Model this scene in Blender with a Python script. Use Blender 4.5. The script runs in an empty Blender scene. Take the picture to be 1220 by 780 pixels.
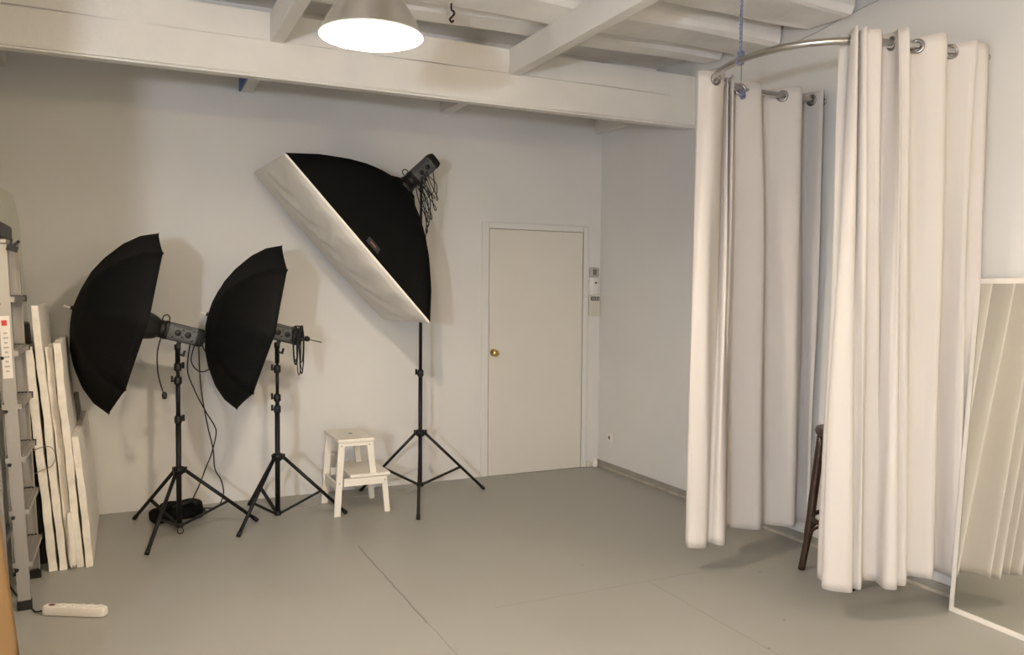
import bpy, bmesh, math, random
from mathutils import Vector, Matrix, Quaternion
random.seed(7)
V = Vector
S = bpy.context.scene
C = S.collection

# ------------------------------------------------------------------ materials
def mat(name, col, rough=.6, metal=0., spec=.5, noise=0., nscale=8., bump=0., bscale=60., emit=None, estr=0., trans=0., alpha=1.):
    m = bpy.data.materials.new(name); m.use_nodes = True
    nt = m.node_tree; b = nt.nodes['Principled BSDF']
    b.inputs['Base Color'].default_value = (*col, 1)
    b.inputs['Roughness'].default_value = rough
    b.inputs['Metallic'].default_value = metal
    b.inputs['Specular IOR Level'].default_value = spec
    if trans: b.inputs['Transmission Weight'].default_value = trans
    if alpha < 1: b.inputs['Alpha'].default_value = alpha
    if emit:
        b.inputs['Emission Color'].default_value = (*emit, 1); b.inputs['Emission Strength'].default_value = estr
    tc = nt.nodes.new('ShaderNodeTexCoord')
    if noise:
        n = nt.nodes.new('ShaderNodeTexNoise'); n.inputs['Scale'].default_value = nscale; n.inputs['Detail'].default_value = 5
        nt.links.new(tc.outputs['Object'], n.inputs['Vector'])
        r = nt.nodes.new('ShaderNodeMapRange'); r.inputs['From Min'].default_value = .3; r.inputs['From Max'].default_value = .7
        r.inputs['To Min'].default_value = 1 - noise; r.inputs['To Max'].default_value = 1 + noise * .3
        nt.links.new(n.outputs['Fac'], r.inputs['Value'])
        v = nt.nodes.new('ShaderNodeVectorMath'); v.operation = 'SCALE'; v.inputs[0].default_value = col
        nt.links.new(r.outputs[0], v.inputs['Scale']); nt.links.new(v.outputs[0], b.inputs['Base Color'])
    if bump:
        n2 = nt.nodes.new('ShaderNodeTexNoise'); n2.inputs['Scale'].default_value = bscale; n2.inputs['Detail'].default_value = 4
        nt.links.new(tc.outputs['Object'], n2.inputs['Vector'])
        bp = nt.nodes.new('ShaderNodeBump'); bp.inputs['Strength'].default_value = bump; bp.inputs['Distance'].default_value = .01
        nt.links.new(n2.outputs['Fac'], bp.inputs['Height']); nt.links.new(bp.outputs[0], b.inputs['Normal'])
    return m

WALL = (.70, .69, .665)
M = dict(
    wall=mat('wall_paint', WALL, .75, noise=.05, nscale=1.3, bump=.25, bscale=9),
    ceil=mat('ceiling_whitewash', (.88, .86, .83), .8, noise=.14, nscale=2.5, bump=.5, bscale=12),
    beam=mat('beam_paint', (.76, .74, .70), .65, noise=.06, nscale=3, bump=.3, bscale=14),
    door=mat('door_paint', (.70, .665, .60), .5, noise=.03, nscale=2),
    frame=mat('door_frame_paint', (.695, .685, .655), .55),
    base=mat('baseboard_grey', (.30, .28, .25), .6, noise=.15, nscale=6),
    baseb=mat('baseboard_beige', (.46, .41, .34), .7, noise=.3, nscale=14),
    black=mat('black_metal', (.008, .0075, .0075), .45, spec=.25),
    blackp=mat('black_plastic', (.012, .0115, .0115), .42, spec=.3),
    cloth=mat('black_nylon', (.0045, .0045, .0045), .75, spec=.12, bump=.3, bscale=90),
    clothi=mat('umbrella_lining', (.06, .055, .045), .5),
    grey=mat('flash_body_grey', (.075, .075, .08), .5),
    chrome=mat('brushed_steel', (.50, .49, .48), .28, 1.0),
    dchrome=mat('grommet_steel', (.32, .31, .30), .3, 1.0),
    alum=mat('aluminium', (.38, .36, .33), .42, .6),
    shade=mat('spun_aluminium', (.52, .49, .45), .3, .95),
    shadein=mat('shade_white_inside', (.92, .90, .85), .5),
    white=mat('white_paint', (.82, .77, .68), .45),
    plastic=mat('white_plastic', (.78, .74, .68), .35),
    grom=mat('socket_hole', (.16, .14, .12), .6),
    red=mat('red_mark', (.55, .04, .03), .5),
    foam=mat('foam_board', (.86, .81, .73), .85, noise=.09, nscale=22, bump=.6, bscale=35),
    wood=mat('grey_old_wood', (.22, .20, .17), .8, noise=.4, nscale=18, bump=.5, bscale=30),
    card=mat('tan_cardboard', (.52, .31, .13), .75, noise=.06, nscale=4),
    brass=mat('brass', (.72, .50, .20), .28, 1.0),
    dwood=mat('dark_brown_wood', (.045, .022, .012), .35, noise=.3, nscale=12),
    rope=mat('blue_rope', (.20, .22, .36), .8, noise=.5, nscale=60),
    blue=mat('blue_paint', (.08, .16, .42), .7),
    wire=mat('grey_wire', (.22, .21, .20), .6),
    dev=mat('device_grey', (.42, .41, .38), .5),
    devw=mat('device_white', (.74, .72, .70), .45),
    devb=mat('device_beige', (.60, .58, .50), .5),
    disp=mat('dark_display', (.03, .035, .03), .3),
    patch=mat('label_patch', (.035, .04, .038), .6),
    sheet=mat('white_diffusion_cloth', (.80, .77, .71), .7, bump=.2, bscale=20),
    sticker=mat('sticker_paper', (.75, .70, .66), .5),
)
# mirror glass
mm = mat('mirror_silver', (.89, .895, .85), .015, 1.0); M['mirror'] = mm
# acrylic sheet
ac = bpy.data.materials.new('clear_acrylic'); ac.use_nodes = True
nt = ac.node_tree; nt.nodes.remove(nt.nodes['Principled BSDF'])
t = nt.nodes.new('ShaderNodeBsdfTransparent'); t.inputs[0].default_value = (.965, .975, .94, 1)
g = nt.nodes.new('ShaderNodeBsdfGlossy'); g.inputs['Roughness'].default_value = .15
d = nt.nodes.new('ShaderNodeBsdfDiffuse'); d.inputs[0].default_value = (.84, .86, .72, 1)
a1 = nt.nodes.new('ShaderNodeMixShader'); a1.inputs[0].default_value = .05
a2 = nt.nodes.new('ShaderNodeMixShader'); a2.inputs[0].default_value = .03
nt.links.new(t.outputs[0], a1.inputs[1]); nt.links.new(d.outputs[0], a1.inputs[2])
nt.links.new(a1.outputs[0], a2.inputs[1]); nt.links.new(g.outputs[0], a2.inputs[2])
nt.links.new(a2.outputs[0], nt.nodes['Material Output'].inputs[0]); M['acrylic'] = ac
# curtain cotton: diffuse + a little light through the cloth
cu = bpy.data.materials.new('curtain_cotton'); cu.use_nodes = True
nt = cu.node_tree; nt.nodes.remove(nt.nodes['Principled BSDF'])
tc = nt.nodes.new('ShaderNodeTexCoord')
d = nt.nodes.new('ShaderNodeBsdfDiffuse'); d.inputs[0].default_value = (.755, .715, .685, 1)
t = nt.nodes.new('ShaderNodeBsdfTranslucent'); t.inputs[0].default_value = (.83, .77, .68, 1)
mx = nt.nodes.new('ShaderNodeMixShader'); mx.inputs[0].default_value = .22
n2 = nt.nodes.new('ShaderNodeTexNoise'); n2.inputs['Scale'].default_value = 22; n2.inputs['Detail'].default_value = 3
bp = nt.nodes.new('ShaderNodeBump'); bp.inputs['Strength'].default_value = .18; bp.inputs['Distance'].default_value = .01
nt.links.new(tc.outputs['Object'], n2.inputs['Vector']); nt.links.new(n2.outputs['Fac'], bp.inputs['Height'])
nt.links.new(bp.outputs[0], d.inputs['Normal'])
nt.links.new(d.outputs[0], mx.inputs[1]); nt.links.new(t.outputs[0], mx.inputs[2])
nt.links.new(mx.outputs[0], nt.nodes['Material Output'].inputs[0]); M['curtain'] = cu

# floor: painted concrete with slab joints
fl = bpy.data.materials.new('painted_concrete'); fl.use_nodes = True
nt = fl.node_tree; b = nt.nodes['Principled BSDF']; L = nt.links.new
tc = nt.nodes.new('ShaderNodeTexCoord'); sp = nt.nodes.new('ShaderNodeSeparateXYZ'); L(tc.outputs['Object'], sp.inputs[0])
def mth(op, a, b_=None, c=None):
    n = nt.nodes.new('ShaderNodeMath'); n.operation = op
    for i, v in enumerate((a, b_, c)):
        if v is None: continue
        if isinstance(v, (int, float)): n.inputs[i].default_value = v
        else: L(v, n.inputs[i])
    return n.outputs[0]
def wob(scale, amp, off):
    n = nt.nodes.new('ShaderNodeTexNoise'); n.inputs['Scale'].default_value = scale
    L(tc.outputs['Object'], n.inputs['Vector'])
    return mth('MULTIPLY', mth('SUBTRACT', n.outputs['Fac'], .5), amp)
def joint(co, at, w, other, lo, hi, strength):
    dd = mth('ABSOLUTE', mth('SUBTRACT', mth('ADD', co, wob(6, .018, 0)), at))
    line = mth('SUBTRACT', 1., mth('SMOOTH_MIN', mth('DIVIDE', dd, w), 1., .2))
    rng = mth('MULTIPLY', mth('GREATER_THAN', other, lo), mth('LESS_THAN', other, hi))
    return mth('MULTIPLY', mth('MULTIPLY', mth('MAXIMUM', line, 0.), rng), strength)
X_, Y_ = sp.outputs['X'], sp.outputs['Y']
js = [joint(X_, -2.503, .008, Y_, -2.60, -1.36, 1.0), joint(X_, -2.50, .005, Y_, -8., -2.60, .6),
      joint(Y_, -2.56, .005, X_, -2.15, -.86, .5), joint(X_, -1.262, .005, Y_, -8., -2.56, .55),
      joint(Y_, -1.36, .004, X_, -2.5, -2.2, .2)]
tot = js[0]
for j in js[1:]: tot = mth('MAXIMUM', tot, j)
n1 = nt.nodes.new('ShaderNodeTexNoise'); n1.inputs['Scale'].default_value = 1.6; n1.inputs['Detail'].default_value = 6
L(tc.outputs['Object'], n1.inputs['Vector'])
n3 = nt.nodes.new('ShaderNodeTexNoise'); n3.inputs['Scale'].default_value = 30; n3.inputs['Detail'].default_value = 2
L(tc.outputs['Object'], n3.inputs['Vector'])
fac = mth('ADD', mth('MULTIPLY', mth('SUBTRACT', n1.outputs['Fac'], .5), .22), 1.)
vo = nt.nodes.new('ShaderNodeTexVoronoi'); vo.inputs['Scale'].default_value = 3.2; L(tc.outputs['Object'], vo.inputs['Vector'])
speck = mth('MULTIPLY', mth('LESS_THAN', vo.outputs['Distance'], .022), .45)
fac = mth('MULTIPLY', fac, mth('SUBTRACT', 1., speck))
fac = mth('MULTIPLY', fac, mth('SUBTRACT', 1., mth('MULTIPLY', tot, .55)))
sv = nt.nodes.new('ShaderNodeVectorMath'); sv.operation = 'SCALE'; sv.inputs[0].default_value = (.350, .343, .310)
L(fac, sv.inputs['Scale']); L(sv.outputs[0], b.inputs['Base Color'])
ro = mth('ADD', mth('MULTIPLY', n1.outputs['Fac'], .22), .26); L(ro, b.inputs['Roughness'])
b.inputs['Specular IOR Level'].default_value = .35
bp = nt.nodes.new('ShaderNodeBump'); bp.inputs['Strength'].default_value = .12; bp.inputs['Distance'].default_value = .01
L(n1.outputs['Fac'], bp.inputs['Height']); L(bp.outputs[0], b.inputs['Normal'])
M['floor'] = fl

# ------------------------------------------------------------------ mesh tools
def frame(dirv):
    d = V(dirv).normalized()
    up = V((0, 0, 1)) if abs(d.z) < .95 else V((1, 0, 0))
    a = d.cross(up).normalized(); b = a.cross(d).normalized()
    return a, b, d

def catmull(pts, n=8):
    P = [V(p) for p in pts]
    if len(P) < 3: return P
    P = [P[0] * 2 - P[1]] + P + [P[-1] * 2 - P[-2]]
    out = []
    for i in range(1, len(P) - 2):
        for k in range(n):
            t = k / n; a, b, c, d = P[i - 1], P[i], P[i + 1], P[i + 2]
            out.append(.5 * ((2 * b) + (c - a) * t + (2 * a - 5 * b + 4 * c - d) * t * t + (3 * b - a - 3 * c + d) * t ** 3))
    out.append(P[-2]); return out

class MB:
    def __init__(s): s.v = []; s.f = []; s.smooth = []
    def add(s, vs, fs, sm=False):
        o = len(s.v); s.v += [V(x) for x in vs]; s.f += [tuple(i + o for i in f) for f in fs]; s.smooth += [sm] * len(fs); return s
    def hexa(s, p):  # 8 corners: bottom 4 ccw, top 4
        return s.add(p, [(3, 2, 1, 0), (4, 5, 6, 7), (0, 1, 5, 4), (1, 2, 6, 5), (2, 3, 7, 6), (3, 0, 4, 7)])
    def box(s, lo, hi):
        x0, y0, z0 = lo; x1, y1, z1 = hi
        return s.hexa([(x0, y0, z0), (x1, y0, z0), (x1, y1, z0), (x0, y1, z0), (x0, y0, z1), (x1, y0, z1), (x1, y1, z1), (x0, y1, z1)])
    def obox(s, c, ax, ay, az):  # oriented box, half axes
        c, ax, ay, az = V(c), V(ax), V(ay), V(az)
        return s.hexa([c - ax - ay - az, c + ax - ay - az, c + ax + ay - az, c - ax + ay - az, c - ax - ay + az, c + ax - ay + az, c + ax + ay + az, c - ax + ay + az])
    def bar(s, a, b, w, h, side=None):
        a, b = V(a), V(b); d = (b - a).normalized()
        if side is None: sd, up, _ = frame(d)
        else: sd = V(side).normalized(); sd = (sd - d * sd.dot(d)).normalized(); up = sd.cross(d)
        return s.obox((a + b) / 2, (b - a) / 2, sd * w / 2, up * h / 2)
    def tube(s, pts, r, seg=10, cap=True, closed=False):
        P = [V(p) for p in pts]; n = len(P); rr = r if isinstance(r, (list, tuple)) else [r] * n
        a, b, d = frame(P[1] - P[0]); vs = []; 
        for i, p in enumerate(P):
            dd = (P[(i + 1) % n] - P[i - 1]) if closed else (P[min(i + 1, n - 1)] - P[max(i - 1, 0)])
            if dd.length < 1e-9: dd = d
            dd.normalize(); q = d.rotation_difference(dd); a = q @ a; b = q @ b; d = dd
            for k in range(seg):
                t = 2 * math.pi * k / seg; vs.append(p + (a * math.cos(t) + b * math.sin(t)) * rr[i])
        fs = []
        m = n if closed else n - 1
        for i in range(m):
            j = (i + 1) % n
            for k in range(seg):
                fs.append((i * seg + k, i * seg + (k + 1) % seg, j * seg + (k + 1) % seg, j * seg + k))
        s.add(vs, fs, True)
        if cap and not closed:
            s.add(vs[:seg], [tuple(range(seg))[::-1]]); s.add(vs[-seg:], [tuple(range(seg))])
        return s
    def rod(s, a, b, r, seg=12, r2=None): return s.tube([a, b], [r, r if r2 is None else r2], seg)
    def lathe(s, prof, o=(0, 0, 0), d=(0, 0, 1), seg=32, cap=False):  # prof: (r, h) along d
        a, b, d = frame(d); o = V(o); vs = []
        for r, h in prof:
            for k in range(seg):
                t = 2 * math.pi * k / seg; vs.append(o + d * h + (a * math.cos(t) + b * math.sin(t)) * r)
        fs = [(i * seg + k, i * seg + (k + 1) % seg, (i + 1) * seg + (k + 1) % seg, (i + 1) * seg + k) for i in range(len(prof) - 1) for k in range(seg)]
        s.add(vs, fs, True)
        if cap: s.add(vs[:seg], [tuple(range(seg))[::-1]]); s.add(vs[-seg:], [tuple(range(seg))])
        return s
    def torus(s, c, n, R, r, seg=28, rs=8):
        a, b, n = frame(n); c = V(c)
        return s.tube([c + (a * math.cos(2 * math.pi * k / seg) + b * math.sin(2 * math.pi * k / seg)) * R for k in range(seg)], r, rs, closed=True)
    def ball(s, c, r, seg=16):
        pr = [(r * math.sin(math.pi * k / 10), -r * math.cos(math.pi * k / 10)) for k in range(11)]
        return s.lathe(pr, c, seg=seg)
    def grid(s, fn, nu, nv, sm=True):
        vs = [fn(i / nu, j / nv) for i in range(nu + 1) for j in range(nv + 1)]
        fs = [(i * (nv + 1) + j, (i + 1) * (nv + 1) + j, (i + 1) * (nv + 1) + j + 1, i * (nv + 1) + j + 1) for i in range(nu) for j in range(nv)]
        return s.add(vs, fs, sm)
    def build(s, name, m, parent=None, bevel=0., solid=0., bseg=2, sub=0, offset=0.):
        off = V((0, 0, 0)); q = parent
        while q is not None: off += q.location; q = q.parent
        me = bpy.data.meshes.new(name)
        me.from_pydata([tuple(v - off) for v in s.v], [], s.f); me.materials.append(M[m] if isinstance(m, str) else m)
        me.polygons.foreach_set('use_smooth', s.smooth)
        bm = bmesh.new(); bm.from_mesh(me); bmesh.ops.remove_doubles(bm, verts=bm.verts, dist=1e-5)
        if not solid: bmesh.ops.recalc_face_normals(bm, faces=bm.faces)
        bm.to_mesh(me); bm.free()
        o = bpy.data.objects.new(name, me); C.objects.link(o); o.parent = parent
        if bevel:
            md = o.modifiers.new('bevel', 'BEVEL'); md.width = bevel; md.segments = bseg; md.limit_method = 'ANGLE'
            for p in me.polygons: p.use_smooth = True
            md.harden_normals = True
        if solid:
            md = o.modifiers.new('thick', 'SOLIDIFY'); md.thickness = solid; md.offset = offset
        if sub:
            md = o.modifiers.new('sub', 'SUBSURF'); md.levels = sub; md.render_levels = sub
        return o

def tag(o, label, cat, group=None):
    o['label'] = label; o['category'] = cat
    if group: o['group'] = group
    return o
def thing(name, label, cat, loc, group=None):
    o = bpy.data.objects.new(name, None); C.objects.link(o); o.location = loc; o.empty_display_size = .1
    return tag(o, label, cat, group)
def struct(name, mb, m, parent=None, **k):
    o = mb.build(name, m, parent, **k); o['kind'] = 'structure'; return o

# ------------------------------------------------------------------ room (x=0 right wall, y=0 back wall)
XL, YF, ZC = -4.56, -9.0, 3.24
struct('floor', MB().box((-7.2, YF - .2, -.1), (.2, .2, 0)), 'floor')
struct('wall_back', MB().box((XL - .2, 0, 0), (.2, .2, ZC)), 'wall')
struct('wall_right', MB().box((0, YF - .2, 0), (.2, 0, ZC)), 'wall')
struct('wall_left', MB().box((XL - .2, -3.77, 0), (XL, 0, ZC)), 'wall')
struct('wall_left_return', MB().box((-7.0, -3.77, 0), (XL - .2, -3.57, ZC)), 'wall')
struct('wall_left_front', MB().box((-7.2, YF, 0), (-7.0, -3.57, ZC)), 'wall')
struct('wall_front', MB().box((-7.2, YF - .2, 0), (.2, YF, ZC)), 'wall')
struct('ceiling', MB().box((-7.2, YF - .2, ZC), (.2, .2, ZC + .15)), 'ceil')

def rough_beam(x0, x1, y0, y1, z0, z1, nx=40, amp=.006, seed=0, rnd=.02, yjit=.0):
    """hand-hewn timber along x with softened, slightly wavering edges"""
    r = random.Random(seed); ph = [r.uniform(0, 6) for _ in range(8)]
    prof = [(y0, z1), (y0, z0 + rnd), (y0 + rnd * .3, z0 + rnd * .3), (y0 + rnd, z0), (y1 - rnd, z0), (y1 - rnd * .3, z0 + rnd * .3), (y1, z0 + rnd), (y1, z1)]
    m = MB(); vs = []
    for i in range(nx + 1):
        x = x0 + (x1 - x0) * i / nx
        for k, (y, z) in enumerate(prof):
            w = amp * (math.sin(x * 2.1 + ph[k % 8]) + .6 * math.sin(x * 5.3 + ph[(k + 3) % 8]))
            w2 = amp * math.sin(x * 3.3 + ph[(k + 5) % 8]) + yjit * math.sin(x * 1.3 + ph[0])
            vs.append((x, y + w2, z + (w if z < z1 - .001 else 0)))
    n = len(prof)
    fs = [(i * n + k, i * n + k + 1, (i + 1) * n + k + 1, (i + 1) * n + k) for i in range(nx) for k in range(n - 1)]
    fs += [tuple(range(n)), tuple(nx * n + k for k in range(n))[::-1]]
    return m.add(vs, fs, False)
# main beam across the room
mb = rough_beam(XL, 0, -1.272, -1.185, 2.728, 2.925, 60, .002, 3, .014)
struct('trim_1', mb, 'beam')
struct('trim_2', rough_beam(XL, 0, -1.262, -1.19, 2.927, 3.085, 60, .003, 5, .006), 'beam')
struct('trim_3', MB().box((XL, -1.262, 2.718), (0, -1.195, 2.729)), 'beam')
# cross beams under the joists
k = 4
for xc in (-2.945, -1.448, -4.44):
    m_ = MB().box((xc - .038, YF, 2.92), (xc + .038, -1.262, 3.085))
    struct('trim_%d' % k, m_, 'beam', bevel=.006); k += 1
    struct('trim_%d' % k, MB().box((xc - .042, -1.19, 2.915), (xc + .042, 0, 3.085)), 'beam', bevel=.006); k += 1
struct('trim_%d' % k, MB().box((-.075, -.42, 2.885), (0, 0, 3.0)), 'beam', bevel=.008); k += 1
struct('trim_%d' % k, MB().box((-2.999, -.60, 2.917), (-2.9872, 0, 3.085)), 'blue'); k += 1
# whitewashed joists with plaster between
yj = -1.78; n = 0
while yj > YF + .3:
    struct('trim_%d' % k, rough_beam(XL if yj > -3.6 else -7., -.03, yj - .35, yj, 3.085 + .01 * (n % 2), ZC + .03, 50, .009, 20 + n, .045, .012), 'ceil'); k += 1; n += 1
    yj -= .585
struct('trim_%d' % k, rough_beam(XL, -.03, -1.60, -1.36, 3.135, ZC + .03, 50, .008, 77, .05, .01), 'ceil'); k += 1
for yj in (-.55,):
    struct('trim_%d' % k, rough_beam(XL, -.03, yj - .3, yj, 3.09, ZC + .03, 50, .009, 90, .045, .01), 'ceil'); k += 1

# baseboard on the right wall
struct('baseboard_right', MB().box((-.014, YF, .020), (0, 0, .060)), 'base', bevel=.003)
struct('trim_%d' % k, MB().box((-.015, YF, 0), (0, 0, .0205)), 'baseb', bevel=.004); k += 1

# door
d1 = thing('door_1', 'cream flush door with brass knob in the back wall', 'door', (-.62, 0, 0)); d1['kind'] = 'structure'
MB().box((-1.058, -.008, .002), (-.181, .0, 2.031)).build('door_leaf', 'door', d1, bevel=.003)
fr = MB().box((-1.126, -.012, 0), (-1.064, 0, 2.085)).box((-.176, -.012, 0), (-.125, 0, 2.085)).box((-1.064, -.012, 2.037), (-.176, 0, 2.085))
fr.build('door_frame', 'frame', d1, bevel=.004)
MB().box((-1.064, -.002, 0), (-.176, .0, 2.037)).build('door_gap', mat('dark_gap', (.34, .31, .27), .9), d1)
kn = MB().lathe([(.0, -.001), (.030, 0), (.030, .004), (.012, .010), (.011, .024), (.020, .032), (.027, .042), (.027, .052), (.018, .060), (0, .062)], (-1.018, -.008, 1.02), (0, -1, 0), 24)
kn.build('door_knob', 'brass', d1)

# ------------------------------------------------------------------ small things on the walls
t = thing('wall_switch', 'grey square reader with a dark window, topmost of three devices beside the door', 'wall device', (-.068, 0, 1.695))
MB().box((-.113, -.022, 1.652), (-.022, 0, 1.738)).build('housing', 'dev', t, bevel=.012, bseg=3)
MB().box((-.086, -.025, 1.672), (-.049, -.020, 1.722)).build('reader_window', 'grom', t, bevel=.003)
t = thing('door_phone', 'white rounded wall unit with a dark button, between the reader and the keypad', 'wall device', (-.062, 0, 1.58))
mb = MB(); n = 14
def devprof(u, v):
    return (-.062 + (u - .5) * (.084 + .012 * math.cos((v - .5) * 6)), -.004 - .024 * math.sin(math.pi * min(max(v, .03), .97)) ** .4 * (1 - abs(2 * u - 1) ** 6), 1.502 + .148 * v)
mb.grid(devprof, 10, 14).box((-.100, -.006, 1.502), (-.024, 0, 1.65)).build('housing', 'devw', t)
MB().lathe([(.0, .034), (.008, .033), (.010, .022)], (-.058, 0, 1.605), (0, -1, 0), 16).build('button', 'disp', t)
t = thing('alarm_keypad', 'beige keypad with dark display strip, lowest of three devices beside the door', 'keypad', (-.062, 0, 1.41))
MB().box((-.118, -.024, 1.318), (-.008, 0, 1.500)).build('housing', 'devb', t, bevel=.006)
MB().box((-.106, -.027, 1.452), (-.020, -.023, 1.484)).build('display', 'disp', t, bevel=.002)
MB().box((-.104, -.028, 1.330), (-.022, -.023, 1.440)).build('flap', 'devb', t, bevel=.004)
dg = MB()
for q in range(4): dg.box((-.096 + .019 * q, -.0275, 1.460), (-.084 + .019 * q, -.0268, 1.476))
dg.build('display_segments', 'dev', t)
t = thing('wall_socket', 'small white power socket low on the right wall near the corner', 'socket', (0, -.199, .281))
MB().box((-.012, -.236, .246), (0, -.160, .318)).build('plate', 'plastic', t, bevel=.004)
MB().lathe([(0, .013), (.016, .0125), (.018, .010)], (0, -.199, .281), (-1, 0, 0), 16).build('socket_hole', 'grom', t)
MB().box((-.128, -.045, 0), (-.086, -.002, .052)).build('door_stop', 'devb', None, bevel=.008)
tag(bpy.data.objects['door_stop'], 'small beige block on the floor beside the door frame', 'door stop')
o = MB().lathe([(.0, 0), (.026, .0), (.030, .02), (.024, .050), (.014, .066), (0, .068)], (-.052, -.040, 0), (0, 0, 1), 16).build('pipe_cap', 'plastic')
tag(o, 'small white rounded cap standing in the corner where the walls meet', 'pipe cap')
# loose cable along the right wall
o = MB().tube(catmull([(-.008, -1.30, 3.10), (-.008, -1.75, 3.07), (-.008, -2.04, 3.06), (-.008, -2.36, 3.075), (-.008, -2.81, 3.126), (-.008, -3.4, 3.16), (-.008, -4.4, 3.19)], 6), .0024, 6).build('wall_cable', 'dev')
tag(o, 'thin grey cable run along the top of the right wall above the curtain rail', 'cable')
# ceiling hook
o = MB().tube(catmull([(-2.117, -1.86, 3.095), (-2.117, -1.86, 3.055), (-2.105, -1.862, 3.045), (-2.103, -1.864, 3.030), (-2.117, -1.866, 3.012), (-2.128, -1.866, 2.998), (-2.117, -1.866, 2.984), (-2.107, -1.866, 2.996)], 5), .0055, 8).build('ceiling_hook', 'blackp')
tag(o, 'small dark metal hook hanging from the ceiling beside the lamp', 'hook')

# ------------------------------------------------------------------ pendant lamps
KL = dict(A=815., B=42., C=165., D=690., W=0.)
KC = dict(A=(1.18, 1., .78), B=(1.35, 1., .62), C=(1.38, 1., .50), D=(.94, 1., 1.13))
def pendant(x, y, z, label, key, R=.196):
    bulb = mat('glowing_bulb', (1, 1, 1), .5, emit=KC[key], estr=KL[key])
    t = thing('pendant_lamp', label, 'lamp', (x, y, z), 'metal cone pendant lamps')
    out = [(R, 0), (R * .955, .012), (R * .86, .055), (R * .70, .105), (R * .50, .160), (R * .33, .205), (R * .25, .235), (R * .22, .262)]
    m = MB().lathe(out, (x, y, z), seg=48); m.build('lamp_shade', 'shade', t)
    m = MB().lathe([(r - .003, h + .0005) for r, h in out], (x, y, z), seg=48); m.build('shade_lining', 'shadein', t)
    MB().torus((x, y, z), (0, 0, 1), R - .0015, .003, 48, 6).build('shade_rim', 'shadein', t)
    MB().lathe([(0, .345), (.026, .34), (.034, .325), (.040, .262), (.040, .200), (.020, .17), (0, .17)], (x, y, z), seg=24).build('lamp_holder', 'alum', t)
    MB().ball((x, y, z + .052), .056, 20).build('bulb', bulb, t)
    MB().rod((x, y, z + .34), (x, y, 3.235), .004, 8).build('flex', 'plastic', t)
    return t
pendant(-2.89, -3.03, 2.478, 'brushed metal cone pendant lamp, lit, hanging in front of the white beam', 'A')
def globe(x, y, z, label, key, R=.125):
    t = thing('globe_lamp', label, 'lamp', (x, y, z), 'opal globe pendant lamps')
    MB().ball((x, y, z), R, 28).build('glass_globe', mat('glowing_globe', (1, 1, 1), .5, emit=KC[key], estr=KL[key]), t)
    MB().lathe([(0, R + .07), (.03, R + .065), (.045, R + .02), (.05, R - .01), (0, R - .015)], (x, y, z), seg=20).build('lamp_holder', 'alum', t)
    MB().rod((x, y, z + R + .06), (x, y, 3.235), .004, 8).build('flex', 'plastic', t)
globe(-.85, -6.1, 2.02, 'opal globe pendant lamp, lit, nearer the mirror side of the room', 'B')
globe(-3.9, -7.6, 2.62, 'opal globe lamp added as warm fill, lit, at the far front end of the room', 'C')  # unseen lamp, added as warm ambient fill

fx, fy, fz = -5.38, -7.05, 1.65
t = thing('floor_lamp', 'white globe floor lamp standing in the side bay of the room, lit', 'lamp', (fx, fy, 0))
MB().lathe([(0, 0), (.15, 0), (.15, .015), (.02, .03), (0, .03)], (fx, fy, 0), seg=32).build('base', 'black', t)
MB().rod((fx, fy, .02), (fx, fy, fz - .09), .011, 12).build('pole', 'black', t)
MB().ball((fx, fy, fz), .11, 28).build('glass_globe', mat('glowing_floor_globe', (1, 1, 1), .5, emit=KC['D'], estr=KL['D']), t)
# ------------------------------------------------------------------ curtain rail and curtains
RAIL = [(0, -2.478), (-.30, -2.474), (-.55, -2.474), (-.74, -2.500), (-.88, -2.570), (-.965, -2.69), (-1.008, -2.85), (-1.012, -3.02), (-.958, -3.21), (-.825, -3.352), (-.64, -3.430), (-.43, -3.464), (-.21, -3.477), (0, -3.480)]
ZR = 2.660
t = thing('curtain_rail', 'curved chrome curtain rail looping out from the right wall', 'curtain rail', (-.5, -3., ZR))
MB().tube(catmull([(x, y, ZR) for x, y in RAIL], 8), .0165, 14).build('rail_tube', 'chrome', t)
for y in (-2.478, -3.480):
    MB().lathe([(0, .010), (.018, .009), (.020, .001), (0, .001)], (0, y, ZR), (-1, 0, 0), 20).build('wall_flange', 'chrome', t)

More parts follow.
